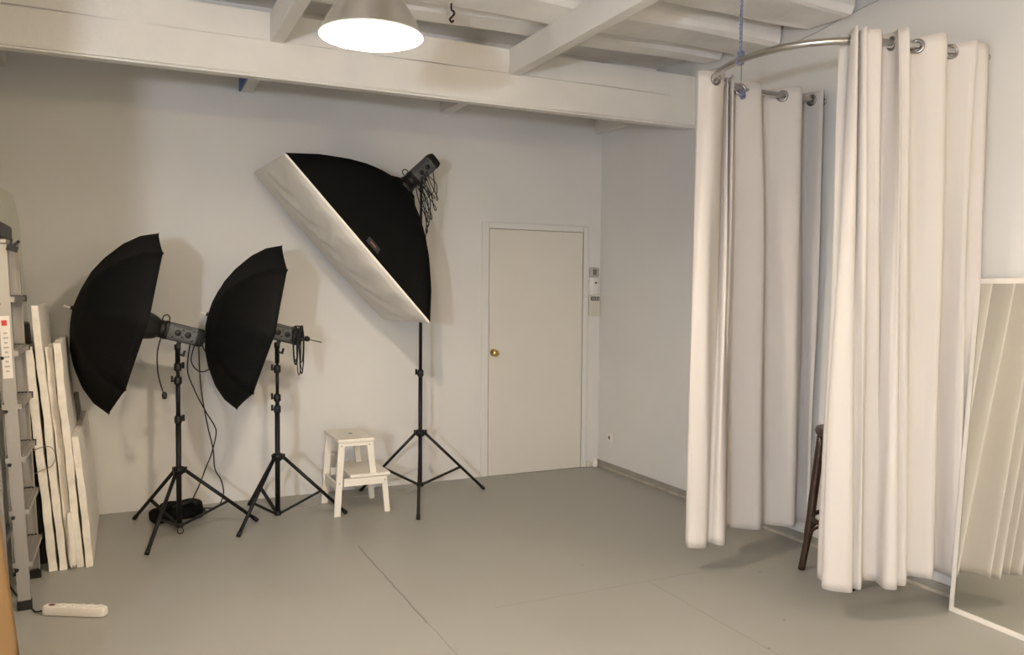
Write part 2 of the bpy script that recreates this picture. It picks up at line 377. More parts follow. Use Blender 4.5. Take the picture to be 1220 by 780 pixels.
RP = [V((p.x, p.y, 0)) for p in catmull([(x, y, 0) for x, y in RAIL], 6)]
def smooth_plan(pts, n):
    return [(p.x, p.y) for p in catmull([(x, y, 0) for x, y in pts], n)]
def curtain(name, label, T, B, gi, ztop, zbot, wseed, n=7, NZ=60, hang=None):
    t = thing(name, label, 'curtain', (T[len(T) // 2][0], T[len(T) // 2][1], zbot))
    a, b = smooth_plan(T, n), smooth_plan(B, n); r = random.Random(wseed)
    ph = [(r.uniform(0, 6), r.uniform(0, 6)) for _ in range(12)]
    NU = len(a) - 1
    def f(u, v):
        i = round(u * NU); z = ztop + (zbot - ztop) * v
        w = v ** .8
        x = a[i][0] * (1 - w) + b[i][0] * w; y = a[i][1] * (1 - w) + b[i][1] * w
        s = math.sin(math.pi * min(1, v * 1.05)) 
        dx = .006 * math.sin(i * .25 + 3.1 * v + ph[0][0]) * s + .004 * math.sin(i * .9 + 7 * v + ph[1][0]) * s
        dy = .009 * math.sin(i * .31 + 2.3 * v + ph[2][0]) * s + .004 * math.sin(i * .8 - 6 * v + ph[3][1]) * s
        x = min(x + dx, -.012)
        zz = z + (.006 * math.sin(i * .23 + ph[4][0]) if v > .98 else 0) + (.006 * math.sin(i * .5 + ph[5][0]) if v < .02 else 0)
        return (x, y + dy, zz)
    MB().grid(f, NU, NZ).build('cloth', 'curtain', t, solid=.0022)
    for (px_, py_) in gi:
        # grommet where the cloth crosses the rail, turned with the cloth
        cands = []
        for i in range(NU):
            p0, p1 = V((*a[i], 0)), V((*a[i + 1], 0))
            for q0, q1 in zip(RP, RP[1:]):
                d1, d2 = p1 - p0, q1 - q0; den = d1.x * d2.y - d1.y * d2.x
                if abs(den) < 1e-9: continue
                w0 = q0 - p0; tt = (w0.x * d2.y - w0.y * d2.x) / den; uu_ = (w0.x * d1.y - w0.y * d1.x) / den
                if 0 <= tt <= 1 and 0 <= uu_ <= 1:
                    x = p0 + d1 * tt; cands.append(((x - V((px_, py_, 0))).length, x, i))
        dist, x, i = min(cands, key=lambda c: c[0])
        i0, i1 = max(i - 1, 0), min(i + 2, NU)
        tx, ty = a[i1][0] - a[i0][0], a[i1][1] - a[i0][1]
        nn = V((ty, -tx, 0)).normalized()
        if nn.y > 0: nn = -nn
        c = V((x.x, x.y, ZR - .004)) + nn * .004
        g = MB().torus(c, nn, .0265, .0075, 28, 8)
        g.build('grommet', 'dchrome', t)
    return t

LT = [(-0.970, -2.531), (-0.944, -2.565), (-0.914, -2.590), (-0.819, -2.564), (-0.755, -2.481), (-0.766, -2.535), (-0.704, -2.448), (-0.747, -2.554), (-0.638, -2.420), (-0.650, -2.476), (-0.522, -2.501), (-0.486, -2.478), (-0.390, -2.391), (-0.327, -2.465), (-0.258, -2.544), (-0.210, -2.515), (-0.108, -2.421), (-0.092, -2.562)]
LB = [(-0.997, -2.530), (-0.990, -2.571), (-0.920, -2.604), (-0.871, -2.565), (-0.853, -2.578), (-0.845, -2.618), (-0.804, -2.623), (-0.742, -2.561), (-0.634, -2.437), (-0.559, -2.356), (-0.447, -2.478), (-0.383, -2.457), (-0.327, -2.417), (-0.264, -2.454), (-0.189, -2.506), (-0.137, -2.463), (-0.078, -2.420), (-0.062, -2.505)]
curtain('curtain', 'white eyelet curtain wrapped around the far bend of the rail, touching the blue rope', LT, LB,
        [(-.922, -2.588), (-.600, -2.470), (-.335, -2.474), (-.12, -2.476)], 2.700, .150, 11, n=4)
RT = [(-0.782, -3.307), (-0.760, -3.345), (-0.804, -3.389), (-0.816, -3.440), (-0.759, -3.385), (-0.786, -3.437), (-0.776, -3.455), (-0.744, -3.432), (-0.706, -3.471), (-0.626, -3.400), (-0.603, -3.452), (-0.652, -3.518), (-0.619, -3.496), (-0.592, -3.523), (-0.490, -3.435), (-0.439, -3.496), (-0.373, -3.543), (-0.270, -3.463), (-0.188, -3.555), (-0.145, -3.521), (-0.088, -3.540), (-0.016, -3.500)]
RB = [(-0.746, -3.222), (-0.755, -3.267), (-0.815, -3.329), (-0.730, -3.408), (-0.674, -3.363), (-0.658, -3.400), (-0.613, -3.367), (-0.569, -3.338), (-0.520, -3.360), (-0.521, -3.384), (-0.538, -3.436), (-0.498, -3.466), (-0.455, -3.438), (-0.428, -3.462), (-0.325, -3.384), (-0.270, -3.415), (-0.219, -3.445), (-0.096, -3.356), (-0.112, -3.479), (-0.055, -3.454), (-0.030, -3.490), (-0.014, -3.468)]
curtain('curtain', 'white eyelet curtain on the near leg of the rail, beside the leaning mirror', RT, RB,
        [(-.822, -3.362), (-.752, -3.398), (-.600, -3.444), (-.412, -3.468), (-.196, -3.478)], 2.700, .150, 23, n=4)

# ropes that hold the rail
def twist(pts, r, amp, turns, phase):
    P = catmull(pts, 10); n = len(P); out = []
    for i, p in enumerate(P):
        a = phase + turns * 2 * math.pi * i / (n - 1); out.append(p + V((math.cos(a), math.sin(a), 0)) * amp)
    return out
t = thing('hanging_rope', 'twisted blue rope holding up the curtain rail from the ceiling', 'rope', (-1.005, -2.905, 2.68))
for ph in (0, math.pi):
    MB().tube(twist([(-1.005, -2.905, 2.685), (-1.007, -2.905, 2.85), (-1.003, -2.905, 3.0), (-1.005, -2.905, 3.12)], .004, .0045, 11, ph), .0045, 6).build('strand', 'rope', t)
kb = MB()
for q in range(4): kb.torus((-1.005, -2.905, 2.672 + .009 * q), (.2 * (q % 2), .35, 1), .011, .006, 14, 6)
kb.torus((-1.009, -2.905, ZR), (.25, 1, 0), .0205, .004, 18, 6)
kb.build('knot', 'rope', t)
t = thing('hanging_wire', 'thin grey wire behind the rope, knotted in blue to the far leg of the rail', 'wire', (-.625, -2.474, 2.68))
MB().rod((-.625, -2.474, 2.68), (-.625, -2.474, 3.10), .0022, 6).build('wire_line', 'wire', t)
kb = MB()
for q in range(3): kb.torus((-.633 + .004 * q, -2.492, 2.640 - .012 * q), (.3, 1, .4 * q), .011, .006, 14, 6)
kb.torus((-.625, -2.474, ZR), (1, .1, 0), .021, .003, 18, 6)
kb.build('knot', 'rope', t)

# ------------------------------------------------------------------ mirror leaning on the right wall
t = thing('leaning_mirror', 'tall white-framed mirror leaning against the right wall beside the curtain', 'mirror', (-.16, -3.9, 0))
b0, b1 = V((-.150, -3.490, .0)), V((-.184, -4.29, .0)); up = V((.100, -.016, 1.603)); ln = (b1 - b0)
nrm = ln.cross(up).normalized(); nrm = nrm if nrm.x < 0 else -nrm
def mp(u, v, d=0): return b0 + ln * u + up * v + nrm * d
U, W_ = .024 / ln.length, .024 / up.length
def slab(u0, u1, v0, v1, d0, d1): return [mp(u0, v0, d0), mp(u1, v0, d0), mp(u1, v1, d0), mp(u0, v1, d0), mp(u0, v0, d1), mp(u1, v0, d1), mp(u1, v1, d1), mp(u0, v1, d1)]
fr = MB()
fr.hexa(slab(0, U, 0, 1, -.016, .006)); fr.hexa(slab(1 - U, 1, 0, 1, -.016, .006))
fr.hexa(slab(U, 1 - U, 0, W_, -.016, .006)); fr.hexa(slab(U, 1 - U, 1 - W_, 1, -.016, .006))
fr.build('mirror_frame', 'plastic', t, bevel=.002)
MB().hexa(slab(U, 1 - U, W_, 1 - W_, -.012, .004)).build('mirror_glass', 'mirror', t)

# ------------------------------------------------------------------ bentwood bar stool behind the curtain
sc = V((-.205, -2.935, 0))
t = thing('bar_stool', 'dark brown bentwood bar stool standing half hidden behind the near curtain', 'stool', sc)
MB().lathe([(0, .797), (.14, .795), (.172, .802), (.188, .799), (.194, .780), (.186, .762), (.15, .762), (0, .762)], sc, seg=40).build('seat', 'dwood', t)
feet = []
for a in (134, 224, 314, 44):
    a = math.radians(a); f_ = sc + V((math.cos(a), math.sin(a), 0)) * .245; h_ = sc + V((math.cos(a), math.sin(a), 0)) * .156 + V((0, 0, .77))
    m_ = sc + V((math.cos(a), math.sin(a), 0)) * .192 + V((0, 0, .42)); feet.append((f_, m_, h_, a))
for f_, m_, h_, a in feet:
    MB().tube(catmull([f_, f_.lerp(m_, .5) + V((-math.cos(a), -math.sin(a), 0)) * .006, m_, h_], 5), [.019] * 5 + [.0235] * 11, 10).build('leg', 'dwood', t)
MB().torus(sc + V((0, 0, .30)), (0, 0, 1), .200, .014, 40, 8).build('foot_ring', 'dwood', t)
for q in range(4):
    a = feet[q]; b_ = feet[(q + 1) % 4]
    p0 = a[2] * .45 + a[1] * .55; p1 = b_[2] * .45 + b_[1] * .55
    MB().tube(catmull([p0, p0 * .8 + p1 * .2 + V((0, 0, .10)), (p0 + p1) / 2 + V((0, 0, .145)), p0 * .2 + p1 * .8 + V((0, 0, .10)), p1], 5), .009, 8).build('brace', 'dwood', t)
    l0 = a[1] * .35 + a[0] * .65; l1 = b_[1] * .35 + b_[0] * .65
    MB().tube(catmull([l0, l0 * .8 + l1 * .2 + V((0, 0, .10)), (l0 + l1) / 2 * .94 + sc * .06 + V((0, 0, .135)), l0 * .2 + l1 * .8 + V((0, 0, .10)), l1], 5), .008, 8).build('brace', 'dwood', t)

# ------------------------------------------------------------------ white two-step stool
t = thing('step_stool', 'white painted wooden two-step stool against the back wall between the light stands', 'step stool', (-2.3, -.5, 0))
yn, yf_ = -.705, -.300
def leg(x0, x1, z1, y, w=.044, th=.02, z0=0):
    m = MB(); m.hexa([(x0 - w / 2, y, z0), (x0 + w / 2, y, z0), (x0 + w / 2, y + th, z0), (x0 - w / 2, y + th, z0), (x1 - w / 2, y, z1), (x1 + w / 2, y, z1), (x1 + w / 2, y + th, z1), (x1 - w / 2, y + th, z1)]); return m
for y in (yn, yf_ - .02):
    leg(-2.470, -2.438, .500, y).build('leg', 'white', t, bevel=.003)
    leg(-2.212, -2.249, .500, y, z0=.205).build('leg', 'white', t, bevel=.003)
    leg(-2.122, -2.146, .256, y, .038).build('leg', 'white', t, bevel=.003)
    MB().box((-2.425, y - .003, .200), (-2.135, y + .017, .254)).build('side_rail', 'white', t, bevel=.003)
    MB().box((-2.425, y + .001, .472), (-2.262, y + .017, .500)).build('side_rail', 'white', t, bevel=.003)
MB().box((-2.468, yn - .014, .500), (-2.218, yf_ + .014, .523)).build('top_board', 'white', t, bevel=.005)
MB().lathe([(0, .0015), (.014, .0015), (.017, 0)], (-2.33, -.50, .5228), seg=20).build('handle_hole', 'grom', t)
MB().box((-2.385, yn - .012, .257), (-2.106, yf_ + .012, .279)).build('step_board', 'white', t, bevel=.005)
MB().box((-2.470, yn + .02, .17), (-2.452, yf_ - .02, .215)).build('stretcher', 'white', t, bevel=.003)
MB().box((-2.232, yn + .02, .205), (-2.214, yf_ - .02, .255)).build('stretcher', 'white', t, bevel=.003)
for x, z in ((-2.440, .478), (-2.25, .478), (-2.455, .225), (-2.142, .225)): MB().lathe([(0, .0015), (.005, .0015), (.006, 0)], (x, yn - .0025, z), (0, -1, 0), 10).build('screw', 'dev', t)

# ------------------------------------------------------------------ light stands
def wing(m, c, d, s=.016):
    c = V(c); d = V(d).normalized(); a, b, _ = frame(d)
    m.rod(c, c + d * .026, .006, 8); m.obox(c + d * .034 + b * .012, d * .007, a * .004, b * .020); return m
def stand(c, feet, zb, zh, ztop, label, clamps, rl=.0115, r0=.0165):
    c = V(c); t = thing('light_stand', label, 'light stand', c, 'black tripod light stands')
    zc = [z for z, _ in clamps]
    lv = [zb - .01] + sorted(zc) + [ztop]
    for i in range(len(lv) - 1):
        MB().rod(c + V((0, 0, lv[i])), c + V((0, 0, lv[i + 1] + (.0 if i == len(lv) - 2 else .01))), max(r0 - .0028 * i, .0085), 14).build('pole_section', 'black', t)
    MB().lathe([(0, -.024), (.026, -.024), (.034, -.01), (.040, .004), (.040, .014), (.026, .024), (0, .024)], c + V((0, 0, zh)), seg=18).build('hub', 'blackp', t)
    MB().lathe([(0, -.014), (.024, -.014), (.028, 0), (.024, .014), (0, .014)], c + V((0, 0, zb)), seg=18).build('lower_collar', 'blackp', t)
    for f_ in feet:
        f_ = V((f_[0], f_[1], .010)); d = (f_ - c); d.z = 0; d.normalize()
        h = c + d * .034 + V((0, 0, zh)); 
        lg = MB().rod(h, f_, rl, 12).obox(h - d * .004, d * .018, d.cross(V((0, 0, 1))) * .012, V((0, 0, .018))).build('leg', 'black', t)
        dd = (f_ - h).normalized()
        MB().rod(f_ - dd * .028, f_ + dd * .006, rl + .0025, 12).build('rubber_foot', 'blackp', lg)
        mid = h.lerp(f_, .60)
        MB().bar(c + d * .024 + V((0, 0, zb)), mid, .020, .012, d.cross(V((0, 0, 1)))).ball(mid, .012, 10).build('brace', 'black', t)
    for z, dr in clamps:
        m = MB().lathe([(0, -.024), (.019, -.024), (.023, -.016), (.023, .016), (.017, .026), (0, .026)], c + V((0, 0, z)), seg=16)
        wing(m, c + V((0, 0, z)), dr); m.build('clamp', 'blackp', t)
    return t
S1, S2, S3 = V((-3.448, -.62, 0)), V((-2.842, -.6, 0)), V((-1.812, -.487, 0))
R_, L_ = (.85, -.5, 0), (-.85, -.1, 0)
stand(S1, [(-3.643, -1.04), (-3.70, -.232), (-2.975, -.594)], .040, .386, 1.17, 'black tripod light stand holding the umbrella flash nearest the ladder', [(.705, R_), (.950, L_), (1.035, R_)])
stand(S2, [(-3.128, -.904), (-2.966, -.165), (-2.399, -.649)], .045, .418, 1.17, 'black tripod light stand holding the umbrella flash next to the step stool', [(.735, L_), (.810, L_), (1.000, L_)])
stand(S3, [(-1.996, -.982), (-1.269, -.40), (-2.142, -.078)], .112, .490, 2.36, 'tall black tripod light stand carrying the big softbox', [(.925, L_), (1.70, R_)], .0105, .0150)
# carrying strap loop hanging from the first stand's collar
o = MB().tube(catmull([(-3.445, -.66, .045), (-3.462, -.675, .02), (-3.455, -.69, .006), (-3.435, -.69, .006), (-3.428, -.675, .02), (-3.440, -.66, .045)], 6), .003, 6).build('strap_loop', 'blackp')
tag(o, 'small black cord loop at the foot of the stand nearest the ladder', 'cord loop')

# ------------------------------------------------------------------ studio flash heads
def flash(P, f, label, refl=True, cords=(), bundle=None, plug=None, L=.22, standtop=None):
    P = V(P); f = V(f).normalized(); side = f.cross(V((0, 0, 1))).normalized()
    if side.y > 0: side = -side            # side faces the camera
    upv = f.cross(side); upv = upv if upv.z > 0 else -upv
    t = thing('studio_flash', label, 'studio flash', P, 'black studio flash heads')
    hw, hh = .046, .056
    m = MB(); n_ = 20
    def sect(x, sc):  # rounded box section
        out = []
        for k in range(n_):
            a = 2 * math.pi * k / n_; ca, sa = math.cos(a), math.sin(a)
            out.append(P + f * x + side * hw * sc * math.copysign(abs(ca) ** .45, ca) + upv * hh * sc * math.copysign(abs(sa) ** .45, sa))
        return out
    def loft(xs, name, mt):
        vs = []; 
        for x, s_ in xs: vs += sect(x, s_)
        fs = [(i * n_ + k, i * n_ + (k + 1) % n_, (i + 1) * n_ + (k + 1) % n_, (i + 1) * n_ + k) for i in range(len(xs) - 1) for k in range(n_)]
        fs += [tuple(range(n_))[::-1], tuple((len(xs) - 1) * n_ + k for k in range(n_))]
        return MB().add(vs, fs, False).build(name, mt, t, bevel=.002)
    loft([(-.085, 1.0), (.085, 1.0)], 'body', 'grey')
    loft([(-.085, 1.04), (-.118, 1.02), (-.135, .86)], 'rear_cap', 'blackp')
    loft([(.085, 1.05), (.102, 1.05), (.104, .95)], 'front_ring', 'blackp')
    MB().lathe([(.050, .100), (.056, .106), (.056, .135), (.050, .140)], P, f, 28).build('mount_ring', 'blackp', t)
    for q, x in enumerate((-.028, .032)):
        MB().lathe([(.018, .0), (.018, .006), (.013, .009), (0, .009)], P - f * x + side * (hw - .001), side, 18).build('control_knob', 'blackp', t)
    for x, z in ((.0, .022), (.0, -.022), (-.062, .03), (-.062, -.03), (.055, -.03)): MB().lathe([(.005, 0), (.005, .004), (0, .004)], P + f * x + upv * z + side * (hw - .001), side, 10).build('button', 'blackp', t)
    MB().obox(P + upv * (hh * .68) + f * .01 + side * (hw + .0), f * .055, side * .0018, upv * .0035).build('trim_stripe', 'patch', t)
    # handle ring at the neck
    MB().tube(catmull([P + f * .125 + upv * .040 - side * .0, P + f * .128 + upv * .075, P + f * .112 + upv * .092, P + f * .092 + upv * .082, P + f * .086 + upv * .048], 6), .004, 6).build('handle', 'blackp', t)
    if refl:
        prof = [(.050, .130), (.062, .142), (.074, .165), (.085, .205), (.092, .240), (.094, .246), (.090, .240), (.082, .205), (.070, .165), (.045, .145), (0, .140)]
        MB().lathe(prof, P, f, 36).build('reflector', 'blackp', t)
    if standtop is not None:
        st = V(standtop)
        MB().lathe([(0, 0), (.015, 0), (.015, .10), (.019, .102), (.019, .135), (0, .135)], st - V((0, 0, .125)), (0, 0, 1), 16).build('mount_socket', 'black', t)
        m = MB().bar(st - V((0, 0, .01)) , P - upv * (hh - .004), .03, .022, side); m.rod(st - side * .03, st + side * .035, .012, 10)
        wing(m, st - V((0, 0, .05)), -f, .012); m.build('tilt_bracket', 'blackp', t)
    for cpts, r in cords: MB().tube(catmull(cpts, 8), r, 7).build('power_cord', 'blackp', t)
    if plug is not None:
        c_ = MB().tube(catmull(plug, 8), .0042, 7).build('sync_cord', 'blackp', t)
        e = V(plug[-1]); MB().lathe([(0, -.022), (.012, -.018), (.016, 0), (.014, .016), (.006, .024), (0, .026)], e, (0, 0, 1), 14).build('plug', 'blackp', c_)
    if bundle: 
        b_ = MB()
        for pts in bundle: b_.tube(catmull(pts, 8), .0034, 6)
        b_.build('cable_bundle', 'blackp', t)
    return t
f1, f2 = V((-.959, -.108, .262)), V((-.966, -.006, .258)); f3 = -V((.7347, .0454, .6768))
H1, H2 = V((-3.425, -.618, 1.243)), V((-2.815, -.600, 1.238))
c1 = [([(-3.373, -.60, 1.19), (-3.389, -.58, 1.011), (-3.346, -.56, .875), (-3.281, -.55, .737), (-3.226, -.53, .636), (-3.216, -.50, .57), (-3.243, -.46, .436), (-3.269, -.42, .356), (-3.31, -.36, .22), (-3.36, -.32, .10)], .0042),
      ([(-3.325, -.60, 1.19), (-3.315, -.58, .955), (-3.296, -.56, .792), (-3.267, -.55, .628), (-3.237, -.53, .49), (-3.223, -.50, .352), (-3.183, -.48, .266), (-3.168, -.46, .17), (-3.20, -.38, .07), (-3.30, -.30, .05)], .0042),
      ([(-3.343, -.60, 1.19), (-3.368, -.59, 1.074), (-3.334, -.57, 1.009), (-3.284, -.56, .997), (-3.245, -.56, 1.04), (-3.268, -.58, 1.15), (-3.30, -.60, 1.21)], .0042),
      ([(-3.30, -.62, 1.22), (-3.275, -.63, 1.25), (-3.265, -.63, 1.20), (-3.285, -.63, 1.13), (-3.305, -.62, 1.17)], .004)]
flash(H1, f1, 'grey and black studio flash with bell reflector, on the stand nearest the ladder', cords=c1,
      plug=[(-3.545, -.675, 1.225), (-3.566, -.69, 1.13), (-3.565, -.70, 1.02), (-3.55, -.70, .94), (-3.529, -.70, .868)], standtop=(-3.448, -.62, 1.165))
bd = []
rr = random.Random(4)
bx = V((-2.720, -.655, 1.24))
for q in range(9):
    a = rr.uniform(-.030, .030); b2 = rr.uniform(-.02, .02); dn = rr.uniform(.13, .27)
    bd.append([bx + V((a, b2, .045)), bx + V((a - .012, b2, -.04)), bx + V((a - .004, b2 + .01, -dn)), bx + V((a + .010, b2, -dn - .008)), bx + V((a + .016, b2, -.05)), bx + V((a + .004, b2 - .01, .05))])
for q in range(4):
    z = .035 - .028 * q
    bd.append([bx + V((-.036, 0, z)), bx + V((-.01, -.035, z + .012)), bx + V((.036, 0, z)), bx + V((.01, .03, z - .01)), bx + V((-.034, .004, z - .012))])
flash(H2, f2, 'grey and black studio flash with bunched cable, on the stand next to the step stool', bundle=bd, standtop=(-2.842, -.60, 1.165))
# softbox geometry
SB = V((-2.406, -.526, 1.831)); yaw, tl, hw_, hh_ = .062, .827, .443, .697
hx = V((math.cos(yaw), math.sin(yaw), 0)); vv = V((-math.sin(yaw), math.cos(yaw), 0)); uu = hx * math.cos(tl) - V((0, 0, math.sin(tl)))
nn_ = uu.cross(vv); nn_ = nn_ if nn_.z > 0 else -nn_
H3 = SB + nn_ * .815
b3 = []
for q in range(7):
    o0 = H3 + f3 * (.10 - .02 * q) + V((.015, -.05, -.05)); dn = rr.uniform(.12, .34)
    p1 = o0 + V((rr.uniform(.0, .06), rr.uniform(-.03, .02), -.4 * dn)); p2 = o0 + V((rr.uniform(.05, .09), rr.uniform(-.03, .02), -dn))
    b3.append([o0, p1 + V((.02, 0, 0)), p2, p2 + V((.012, 0, .01)), p1 + V((-.02, 0, 0)), o0 + V((-.01, 0, .02))])
b3.append([H3 - f3 * .10 + V((0, -.03, -.05)), H3 + V((.08, -.04, -.13)), H3 + f3 * .06 + V((.075, -.05, -.15)), H3 + f3 * .10 + V((.06, -.05, -.16))])
b3.append([H3 + f3 * .10 + V((.04, -.05, -.18)), V((-1.80, -.55, 2.10)), V((-1.775, -.56, 2.03)), V((-1.795, -.56, 1.95)), V((-1.80, -.55, 1.90))])
flash(H3, f3, 'dark studio flash mounted high at the back of the big softbox', refl=False, bundle=b3, standtop=None)
# bracket that joins the third stand to the softbox flash
m = MB().rod(S3 + V((0, 0, 2.28)), S3 + V((0, 0, 2.40)), .017, 12).bar(S3 + V((0, 0, 2.37)), H3 + V((0, 0, -.02)), .03, .03)
wing(m, S3 + V((0, 0, 2.32)), (.8, -.6, 0)); 
o = m.build('tilt_bracket', 'blackp', None)
fl3 = [o2 for o2 in bpy.data.objects if o2.name.startswith('studio_flash')][-1]
o.parent = fl3; o.location = -fl3.location

# ------------------------------------------------------------------ umbrellas
def umbrella(c, az, el, R, D, sp, label, tail):
    c = V(c); n = V((-math.cos(az) * math.cos(el), -math.sin(az) * math.cos(el), math.sin(el)))
    h = n.cross(V((0, 0, 1))).normalized(); w = h.cross(n); w = w if w.z > 0 else -w
    if h.y > 0: h = -h
    t = thing('photo_umbrella', label, 'photo umbrella', c, 'black reflector umbrellas')
    TB = [(0, .605), (.2, .580), (.41, .53), (.58, .45), (.78, .315), (.92, .165), (1., 0.)]
    def rdep(s):  # depth of the canopy along the axis at radius s*R
        for (a, x), (b, y) in zip(TB, TB[1:]):
            if s <= b: return (x + (y - x) * (s - a) / (b - a)) * D / .605
        return 0.
    def pt(a, s, sag=0.):
        return c + (w * math.cos(a) + h * math.sin(a)) * R * s + n * (rdep(s))
    m = MB()
    for k in range(8):
        a0, a1 = sp + k * math.pi / 4, sp + (k + 1) * math.pi / 4
        def f(u, v):
            p0, p1 = pt(a0, v), pt(a1, v)
            p = p0.lerp(p1, u); bow = 4 * u * (1 - u)
            inn = (c + n * p0.lerp(p1, u).__sub__(c).dot(n)) - p
            return p + inn * .030 * bow * v * (1 - v) * 2 + inn * .012 * bow * v   # cloth drawn in between the ribs
        m.grid(f, 8, 24, True)
    ob = m.build('canopy', 'cloth', t, solid=.0016)
    for k in range(8):
        a0 = sp + k * math.pi / 4
        rb = [pt(a0, s / 12) - n * .004 for s in range(0, 13)]
        MB().tube([pt(a0, s / 12) - n * .005 - (w * math.cos(a0) + h * math.sin(a0)) * .006 for s in range(0, 13)] + [pt(a0, 1.) + (w * math.cos(a0) + h * math.sin(a0)) * .006], .0030, 6).build('rib', 'black', t)
        MB().rod(pt(a0, .5) - n * .006, c + n * (D - .20), .0022, 6).build('strut', 'dchrome', t)
    MB().rod(c + n * (D + .012), c - n * tail, .0045, 10).build('shaft', 'chrome', t)
    MB().lathe([(.004, 0), (.0045, .03), (.003, .038), (0, .040)], c + n * (D + .008), n, 12).build('tip', 'plastic', t)
    MB().lathe([(.010, -.02), (.012, 0), (.012, .01), (0, .012)], c + n * D, n, 12).build('crown_cap', 'blackp', t)
    MB().lathe([(.006, -.015), (.012, -.01), (.012, .012), (.006, .018)], c + n * (D - .20), n, 12).build('runner', 'blackp', t)
    return t, n
u1, n1_ = umbrella((-3.693, -.647, 1.317), .112, .265, .565, .338, -.06, 'black photo umbrella seen from behind, on the flash nearest the ladder', .40)
u2, n2_ = umbrella((-2.954, -.600, 1.278), .030, .261, .550, .325, .03, 'black photo umbrella seen from behind, between the ladder-side umbrella and the softbox', .42)
e = V((-2.954, -.600, 1.278)) - n2_ * .30
MB().lathe([(0, 0), (.016, .004), (.019, .02), (.014, .035), (0, .038)], e, -n2_, 14).build('handle_knob', 'blackp', u2)

# ------------------------------------------------------------------ softbox
t = thing('softbox', 'large rectangular black softbox with white front, tilted down on the tall stand', 'softbox', SB, None)
DEP = .62
def prof(s):  # half-size factor at depth s (0 rim .. 1 speed ring)
    T_ = [(0, 1.), (.30, .805), (.56, .60), (.74, .43), (.87, .27), (.95, .15), (1., .09)]
    for (a, x), (b, y) in zip(T_, T_[1:]):
        if s <= b: return x + (y - x) * (s - a) / (b - a)
    return .09
def side(i):
    cs = [(-1, -1), (1, -1), (1, 1), (-1, 1)]
    (u0, v0), (u1_, v1_) = cs[i], cs[(i + 1) % 4]
    def f(a, s):
        k_ = prof(s); kr = k_ * (1 - .05 * 4 * a * (1 - a) * math.sin(math.pi * min(1, s * 1.1)) )
        au = u0 + (u1_ - u0) * a; av = v0 + (v1_ - v0) * a
        # toward the ring the cross-section becomes square
        sq = s ** 2
        HU = hh_ * (k_ if u0 == u1_ else kr); HW = hw_ * (k_ if v0 == v1_ else kr)
        if u0 == u1_: HU = hh_ * kr
        else: HW = hw_ * kr
        HU = max(HU, .075); HW = max(HW, .075)
        return SB + uu * au * HU + vv * av * HW + nn_ * (s * DEP)
    return f
m = MB()
for i in range(4): m.grid(side(i), 14, 26, True)
m.build('shell', 'cloth', t, solid=.002)
rg = SB + nn_ * DEP
MB().lathe([(.082, -.012), (.086, 0), (.086, .012), (.066, .020), (.062, .05), (0, .05)], rg, nn_, 36).build('speed_ring', 'blackp', t)
for su in (-1, 1):
    for sv_ in (-1, 1):
        MB().tube([SB + uu * su * max(hh_ * prof(s / 14), .075) * 1.004 + vv * sv_ * max(hw_ * prof(s / 14), .075) * 1.004 + nn_ * (s / 14 * DEP) for s in range(15)], .0045, 6).build('rod_sleeve', 'cloth', t)
# white front cloth: bulges slightly outwards and creases along the near edge
def ff(a, b):
    x, y = 2 * a - 1, 2 * b - 1
    e_ = min(1 - abs(x), 1 - abs(y))
    bulge = .068 * (1 - x ** 2) ** .6 * (1 - y ** 2) ** .6
    wr = .011 * math.sin(19 * x + 5 * y + 1.5 * math.sin(6 * y)) * (1 - y ** 2) * (.3 + .7 * max(0, -y + .3)) + .005 * math.sin(31 * x - 13 * y) * (1 - y ** 2) * (1 - abs(x))
    return SB + uu * x * hh_ * 1.004 + vv * y * hw_ * 1.004 - nn_ * (bulge + wr + .012)
m = MB().grid(ff, 72, 36, True)
m.build('front_cloth', 'sheet', t)
def band(i):
    cs = [(-1, -1), (1, -1), (1, 1), (-1, 1)]; (u0, v0), (u1_, v1_) = cs[i], cs[(i + 1) % 4]
    return lambda a, b: SB + uu * (u0 + (u1_ - u0) * a) * hh_ * 1.005 + vv * (v0 + (v1_ - v0) * a) * hw_ * 1.005 - nn_ * (.012 - .014 * b)
m = MB()
for i in range(4): m.grid(band(i), 12, 1, False)
m.build('edge_band', 'sheet', t)
# label patch on the near side of the shell
fs_ = [side(i) for i in range(4)]
near = min(range(4), key=lambda i: fs_[i](.5, .2).y); fn = fs_[near]
def patch(a0, a1, s0, s1, o_):
    def f(a, b):
        p = fn(a0 + (a1 - a0) * a, s0 + (s1 - s0) * b); return p + V((0, -1, 0)) * o_ + nn_ * 0
    return f
flip = fn(0., .05).z > fn(1., .05).z
A0, A1 = (.515, .60) if flip else (.40, .485)
lp = MB().grid(patch(A0, A1, .055, .125, .006), 6, 2, False).build('label_patch', 'patch', t, solid=.002)
MB().grid(patch(A0 + .018, A0 + .062, .078, .102, .009), 4, 1, False).build('label_mark', mat('label_red', (.22, .03, .04), .6), lp, solid=.001)
mk_ = MB()
for q in range(6): mk_.grid(patch(A0 + .022 + q * .006, A0 + .0255 + q * .006, .084, .096, .0105), 1, 1, False)
mk_.build('label_lettering', 'dev', lp)

